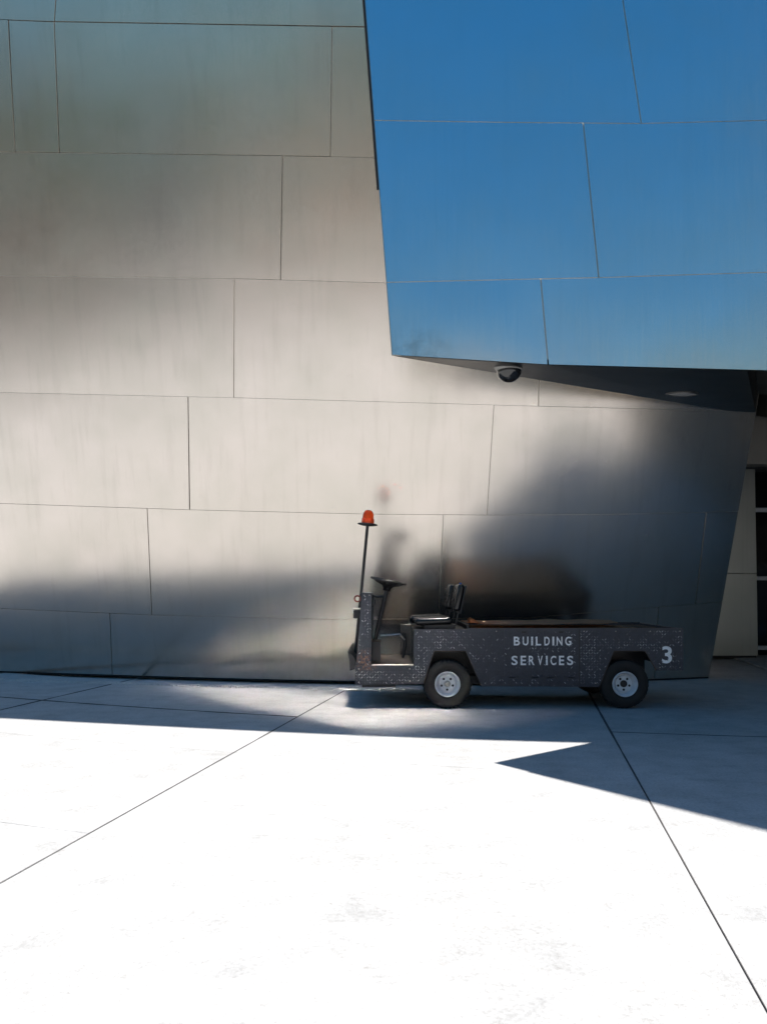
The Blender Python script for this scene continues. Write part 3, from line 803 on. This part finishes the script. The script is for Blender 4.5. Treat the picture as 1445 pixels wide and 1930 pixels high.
# wheels
def wheel(cx, cz, r, yo, front, flip=False):
    sgn = -1 if flip else 1
    c = Vector((X(cx), yo, cz)); T = Matrix.Translation(c) @ (Matrix.Rotation(math.radians(180), 4, 'Z') if flip else Matrix()) @ AXIS_Y
    bm = bmesh.new(); rings = []; SEG = 144; rr = 0.12
    prof = [(rr, -0.150), (r * 0.80, -0.160), (r * 0.965, -0.142), (r, -0.105), (r, -0.045), (r * 0.968, -0.012), (r * 0.88, -0.001), (r * 0.74, 0.003), (rr * 1.12, -0.004), (rr, -0.016)]
    for k in range(SEG):
        t = 2 * math.pi * k / SEG; ring = []
        for j, (q, h) in enumerate(prof):
            notch = (j in (2, 3, 4, 5)) and (k % 4 in (0, 1))
            q2 = q * (0.972 if notch and front else (0.99 if notch else 1.0))
            ring.append(bm.verts.new(T @ Vector((q2 * math.cos(t), q2 * math.sin(t), h))))
        rings.append(ring)
    for k in range(SEG):
        a, b = rings[k], rings[(k + 1) % SEG]
        for j in range(len(prof) - 1): bm.faces.new((a[j], b[j], b[j + 1], a[j + 1]))
    w = obj('wheel', bm, M['tyre'], cart, smooth=True, origin=c)
    w.data.set_sharp_from_angle(angle=math.radians(40))
    bm = bmesh.new()
    lathe(bm, [(rr + 0.001, -0.15), (rr + 0.001, -0.004), (rr - 0.004, 0.001), (rr - 0.009, -0.002), (rr - 0.013, -0.014), (rr - 0.020, -0.040), (rr - 0.028, -0.066), (rr - 0.038, -0.072), (rr - 0.041, -0.060), (rr - 0.045, -0.052), (0.038, -0.050), (0.034, -0.055), (0.0, -0.055)], 56, T)
    rim = obj('rim', bm, M['rim'], w, smooth=True); rim.data.set_sharp_from_angle(angle=math.radians(32))
    bm = bmesh.new()
    if front: lathe(bm, [(0.031, -0.056), (0.031, -0.048), (0.026, -0.046), (0.024, -0.022), (0.017, -0.016), (0, -0.016)], 28, T)
    else: lathe(bm, [(0.033, -0.056), (0.033, -0.0485), (0.0, -0.0485)], 28, T)
    obj('hub_cap', bm, M['bare'] if front else M['black'], w)
    for k in range(5):
        t = math.radians(-90 + 72 * k)
        bm = bmesh.new(); lathe(bm, [(0.0115, -0.055), (0.0115, -0.0488), (0.006, -0.047), (0, -0.047)], 10, T @ Matrix.Translation((0.056 * math.cos(t), 0.056 * math.sin(t), 0)))
        obj('lug_nut', bm, M['black'], rim)
wheel(843.5, 0.232, 0.235, YN + 0.012, True); wheel(1179, 0.232, 0.232, YN + 0.012, False)
wheel(843.5, 0.232, 0.235, YF - 0.012, True, True); wheel(1179, 0.232, 0.232, YF - 0.012, False, True)
for cx in (843.5, 1179):
    bm = bmesh.new(); tube(bm, [(X(cx), YN + 0.13, 0.232), (X(cx), YF - 0.13, 0.232)], 0.035, 12); obj('axle', bm, M['black'], cart)
# beacon on its pole
PY = 7.5
def at(px, py, y): return Vector(((px - CX) * y / F, y, CAM_H + (HY - py) * y / F))
bm = bmesh.new(); tube(bm, [at(669, 1238, PY), at(692.5, 989, PY)], 0.0155, 12); pole = obj('beacon_pole', bm, M['black'], cart)
top = at(692.5, 989, PY); ax = (top - at(669, 1238, PY)).normalized(); ax = Vector((ax.x * 0.55 - 0.06, 0.0, 1)).normalized(); k_ = PY / F
Tb = Matrix.Translation(top) @ Vector((0, 0, 1)).rotation_difference(Vector((0.085, 0, 1)).normalized()).to_matrix().to_4x4()
bm = bmesh.new(); lathe(bm, [(0, -0.012), (0.05, -0.012), (18.5 * k_, -0.002), (19 * k_, 0.006), (17 * k_, 0.012), (0, 0.012)], 36, Tb); obj('beacon_plate', bm, M['black'], pole)
m, n, b = mat('red_lens'); b.inputs['Base Color'].default_value = (0.95, 0.10, 0.015, 1); b.inputs['Roughness'].default_value = 0.12
b.inputs['Transmission Weight'].default_value = 0.55; b.inputs['IOR'].default_value = 1.3; b.inputs['Subsurface Weight'].default_value = 0.0
M['lensred'] = m
M['lensbase'] = simple('red_lens_base', (0.75, 0.07, 0.012), 0.25, mottle=0.12, mscale=40)
bm = bmesh.new(); lathe(bm, [(0, 0.012), (12 * k_, 0.012), (12 * k_, 0.030), (11.6 * k_, 0.060), (10.6 * k_, 0.062), (0, 0.062)], 36, Tb); obj('beacon_base', bm, M['lensbase'], pole, smooth=False)
bm = bmesh.new(); lathe(bm, [(10.3 * k_, 0.0622)] + [(10.3 * k_ * math.cos(a) ** 0.8, 0.088 + 11.5 * k_ * math.sin(a)) for a in [math.pi / 2 * j / 10 for j in range(10)]] + [(0, 0.088 + 11.5 * k_)], 36, Tb); obj('beacon_dome', bm, M['lensred'], pole, smooth=True)
bm = bmesh.new(); lathe(bm, [(0, 0.063), (0.018, 0.063), (0.012, 0.085), (0.022, 0.105), (0.0, 0.118)], 16, Tb); obj('beacon_bulb', bm, M['bare'], pole)
# headlamp, tow ring, bumper
cbox('headlamp', X(663), X(677), YN + 0.30, YN + 0.42, Z(1168), Z(1152), M['black'], 0.006)
cbox('headlamp_hood', X(661.5), X(679), YN + 0.29, YN + 0.43, Z(1150.5), Z(1148.5), M['bare'], 0.001)
bm = bmesh.new(); prism_xz(bm, [(X(661.5), Z(1152)), (X(663.2), Z(1152)), (X(667), Z(1166)), (X(665), Z(1167))], YN + 0.305, YN + 0.415); obj('headlamp_lens', bm, M['rim'], cart)
cc = at(673.5, 1128.5, YN + 0.10)
bm = bmesh.new(); tube(bm, [cc + Vector((math.cos(t), 0, math.sin(t))) * 0.028 for t in [2 * math.pi * k / 24 for k in range(25)]], 0.008, 8, False); tube(bm, [cc + Vector((0.026, 0, 0)), cc + Vector((0.06, 0, 0))], 0.008, 8); obj('tow_ring', bm, M['rust'], cart)
bm = bmesh.new(); prism_xz(bm, [(X(655), Z(1228)), (X(659), Z(1231)), (X(669), Z(1243)), (X(668.5), Z(1262)), (X(659), Z(1265)), (X(658), Z(1247))], YN + 0.03, YF - 0.03); obj('bumper', bm, M['black'], cart)
# steering
hub = at(729.5, 1107, 7.32); stw = empty('x', (0, 0, 0)); bpy.data.objects.remove(stw)
foot = at(705, 1214, 7.32)
bm = bmesh.new(); tube(bm, [foot, hub], 0.021, 14); stc = obj('steering_column', bm, M['black'], cart)
bm = bmesh.new(); tube(bm, [at(700, 1123, 7.32), at(712, 1125, 7.32), at(726, 1124, 7.32)], 0.013, 8); obj('column_bracket', bm, M['black'], cart)
nrm = Vector((0.21, -0.03, 1)).normalized(); Ts = Matrix.Translation(at(732, 1095, 7.32)) @ Vector((0, 0, 1)).rotation_difference(nrm).to_matrix().to_4x4()
bm = bmesh.new(); Rw = 0.170; pr = []
for k in range(48):
    t = 2 * math.pi * k / 48
    pr.append([bm.verts.new(Ts @ Vector(((Rw + 0.014 * math.cos(a)) * math.cos(t), (Rw + 0.014 * math.cos(a)) * math.sin(t), 0.012 * math.sin(a)))) for a in [2 * math.pi * j / 10 for j in range(10)]])
for k in range(48):
    for j in range(10): bm.faces.new((pr[k][j], pr[(k + 1) % 48][j], pr[(k + 1) % 48][(j + 1) % 10], pr[k][(j + 1) % 10]))
stw = obj('steering_wheel', bm, M['vinyl'], cart, smooth=True)
bm = bmesh.new(); lathe(bm, [(0, -0.100), (0.036, -0.100), (0.040, -0.075), (0.058, -0.050), (0.10, -0.026), (0.135, -0.012), (0.125, -0.006), (0, -0.014)], 24, Ts); obj('hub', bm, M['vinyl'], stw, smooth=True)
for k in range(3):
    t = math.radians(90 + 120 * k)
    p0 = Ts @ Vector((0.03 * math.cos(t), 0.03 * math.sin(t), -0.04)); p1 = Ts @ Vector((0.12 * math.cos(t), 0.12 * math.sin(t), -0.018)); p2 = Ts @ Vector((Rw * math.cos(t), Rw * math.sin(t), 0))
    bm = bmesh.new(); tube(bm, [p0, p1, p2], [0.022, 0.017, 0.011], 8); obj('spoke', bm, M['vinyl'], stw, smooth=True)
# pedal box, lever
cbox('pedal_box', X(700.5), X(717), YN + 0.12, YN + 0.30, Z(1248), Z(1211), M['black'])
cbox('pedal_box_lid', X(699.5), X(718), YN + 0.11, YN + 0.31, Z(1211) + 0.0005, Z(1209.5), M['deck'], 0.001)
bm = bmesh.new(); tube(bm, [at(717, 1198, 7.25), at(738, 1197, 7.25), at(753, 1195.5, 7.25), at(763, 1206, 7.25)], 0.009, 8); obj('brake_lever', bm, M['bare'], cart)
bm = bmesh.new(); tube(bm, [at(762, 1194, 7.28), at(764, 1216, 7.28), at(759, 1240, 7.28)], 0.012, 8); obj('brake_linkage', bm, M['black'], cart)
cbox('control_plate', X(756), X(778), YN + 0.34, YN + 0.37, Z(1240), Z(1180), M['black'])
cbox('seat_rail', X(768), X(792), YN + 0.05, YN + 0.07, Z(1181), Z(1179), M['deck'], 0.001)
# two seats
def rsoft(name, x0, x1, y0, y1, z0, z1, bev, m, parent, rot=None, piv=None):
    bm = bmesh.new(); box(bm, x0, x1, y0, y1, z0, z1, bev, 5)
    if rot: bmesh.ops.rotate(bm, verts=bm.verts, cent=piv, matrix=Matrix.Rotation(rot, 3, 'Y'))
    return obj(name, bm, m, parent, smooth=True)
for y0, dx in ((7.06, 0.0), (7.62, -0.03)):
    y1 = y0 + 0.46
    cbox('seat_base', X(800) + dx, X(860) + dx, y0 + 0.03, y1 - 0.03, Z(1187) + 0.0005, Z(1178), M['black'])
    cu = rsoft('seat_cushion', X(784) + dx, X(855) + dx, y0, y1, Z(1178) + 0.001, Z(1163), 0.034, M['vinyl'], cart, math.radians(-2.5), Vector((X(855), y0, Z(1178))))
    bx = X(858) + dx
    piv = Vector((bx, y0, Z(1170)))
    bk = rsoft('backrest', bx - 0.03, bx + 0.035, y0 + 0.02, y1 - 0.02, Z(1152), Z(1100), 0.028, M['vinyl'], cart, math.radians(11), piv)
    for yy in (y0 + 0.05, y1 - 0.06):
        bm = bmesh.new(); box(bm, bx + 0.018, bx + 0.030, yy, yy + 0.03, Z(1180), Z(1128), 0.003, 1)
        bmesh.ops.rotate(bm, verts=bm.verts, cent=piv, matrix=Matrix.Rotation(math.radians(11), 3, 'Y')); obj('back_bracket', bm, M['black'], bk)
    bm = bmesh.new(); box(bm, bx + 0.036, bx + 0.050, y0 + 0.015, y1 - 0.015, Z(1156), Z(1101), 0.005, 1)
    bmesh.ops.rotate(bm, verts=bm.verts, cent=piv, matrix=Matrix.Rotation(math.radians(11), 3, 'Y')); obj('back_shell', bm, M['black'], bk)
bm = bmesh.new(); box(bm, X(872), X(876), 7.30, 7.34, Z(1106), Z(1098)); obj('tape_tab', bm, M['tape'], cart)

# ------------------------------------------------------------------ loose cardboard on the deck
def sheet(x0, x1, y0, y1, z, seed, amp, lab, curl=None):
    bm = bmesh.new(); nx, ny = 36, 14; g = []
    for i in range(nx + 1):
        rv = []
        for k in range(ny + 1):
            s, t = i / nx, k / ny
            x = x0 + (x1 - x0) * s; y = y0 + (y1 - y0) * t
            ed = noise.noise(Vector((s * 5, seed, t * 4)))
            if i == nx: x += 0.10 * ed
            if i == 0: x += 0.04 * ed
            if k == 0: y += 0.012 * noise.noise(Vector((s * 14, seed, 1)))
            zz = z + amp * (0.5 + 0.5 * noise.noise(Vector((x * 4, y * 4, seed)))) * (0.3 + 0.7 * s)
            if curl: zz += curl(s, t)
            rv.append(bm.verts.new((x, y, zz)))
        g.append(rv)
    for i in range(nx):
        for k in range(ny): bm.faces.new((g[i][k], g[i + 1][k], g[i + 1][k + 1], g[i][k + 1]))
    r = bmesh.ops.solidify(bm, geom=bm.faces[:], thickness=0.006)
    o = obj('cardboard_sheet', bm, M['cardboard'], None, smooth=True, origin=((x0 + x1) / 2, (y0 + y1) / 2, z))
    tag(o, lab, 'cardboard', 'cardboard sheets on the cart')
    o.data.set_sharp_from_angle(angle=math.radians(40))
    return o
zd = Z(1189)
sheet(X(893), X(1206), 7.03, 7.72, zd + 0.009, 1.3, 0.020, 'lower flattened brown cardboard sheet lying along the cart deck edge')
sheet(X(890), X(1190), 7.14, 8.10, zd + 0.042, 4.1, 0.040, 'upper crumpled brown cardboard sheet with its corner curled up behind the seat',
      lambda s, t: 0.075 * max(0, 1 - s * 14) * max(0, 1 - t * 2.5))

# ------------------------------------------------------------------ the painted lettering
m, n, b = mat('stencil_paint')
p = geo_pos(n); f = noise_tex(n, p, 55, 6, 0.75)
L(n, mixc(n, ramp(n, f, [(0.36, 1.0), (0.41, 0.0)]), (0.92, 0.92, 0.92), (0.04, 0.042, 0.05)), b.inputs['Base Color']); b.inputs['Roughness'].default_value = 0.6
M['paint'] = m
_gl = {}
def glyph(ch):
    if ch in _gl: return _gl[ch]
    cu = bpy.data.curves.new('g', 'FONT'); cu.body = ch; cu.offset = 0.022; cu.resolution_u = 6
    o = bpy.data.objects.new('g', cu); col.objects.link(o)
    dg = bpy.context.evaluated_depsgraph_get(); me = o.evaluated_get(dg).to_mesh()
    vs = [v.co.copy() for v in me.vertices]; fs = [tuple(q.vertices) for q in me.polygons]
    o.evaluated_get(dg).to_mesh_clear(); bpy.data.objects.remove(o); bpy.data.curves.remove(cu)
    x0 = min(v.x for v in vs); x1 = max(v.x for v in vs); y0 = min(v.y for v in vs); y1 = max(v.y for v in vs)
    _gl[ch] = ([((v.x - x0) / (x1 - x0), (v.y - y0) / (y1 - y0)) for v in vs], fs)
    return _gl[ch]
def word(text, boxes, y0, y1, Y, lab):
    bm = bmesh.new()
    for ch, (a, b) in zip(text, boxes):
        vs, fs = glyph(ch)
        bv = [bm.verts.new((X(a) + (X(b) - X(a)) * u, Y, Z(y1) + (Z(y0) - Z(y1)) * v)) for u, v in vs]
        for q in fs:
            try: bm.faces.new([bv[i] for i in q])
            except ValueError: pass
    o = obj('lettering', bm, M['paint'], cart, normals=False); o['label'] = lab
k = 0.1453
word('BUILDING', [(900 + a * k, 900 + b * k) for a, b in ((465, 545), (580, 655), (690, 715), (750, 820), (860, 930), (965, 990), (1020, 1095), (1130, 1210))], 1200, 1216.7, YN - 0.0078, 'white stencilled word BUILDING on the side door')
word('SERVICES', [(900 + a * k, 900 + b * k) for a, b in ((435, 515), (553, 625), (658, 735), (775, 840), (880, 905), (940, 1015), (1050, 1118), (1155, 1235))], 1236, 1253.7, YN - 0.0078, 'white stencilled word SERVICES on the side door')
word('3', [(1247, 1265.7)], 1218, 1250.6, YN - 0.0028, 'white stencilled number 3 near the tail')
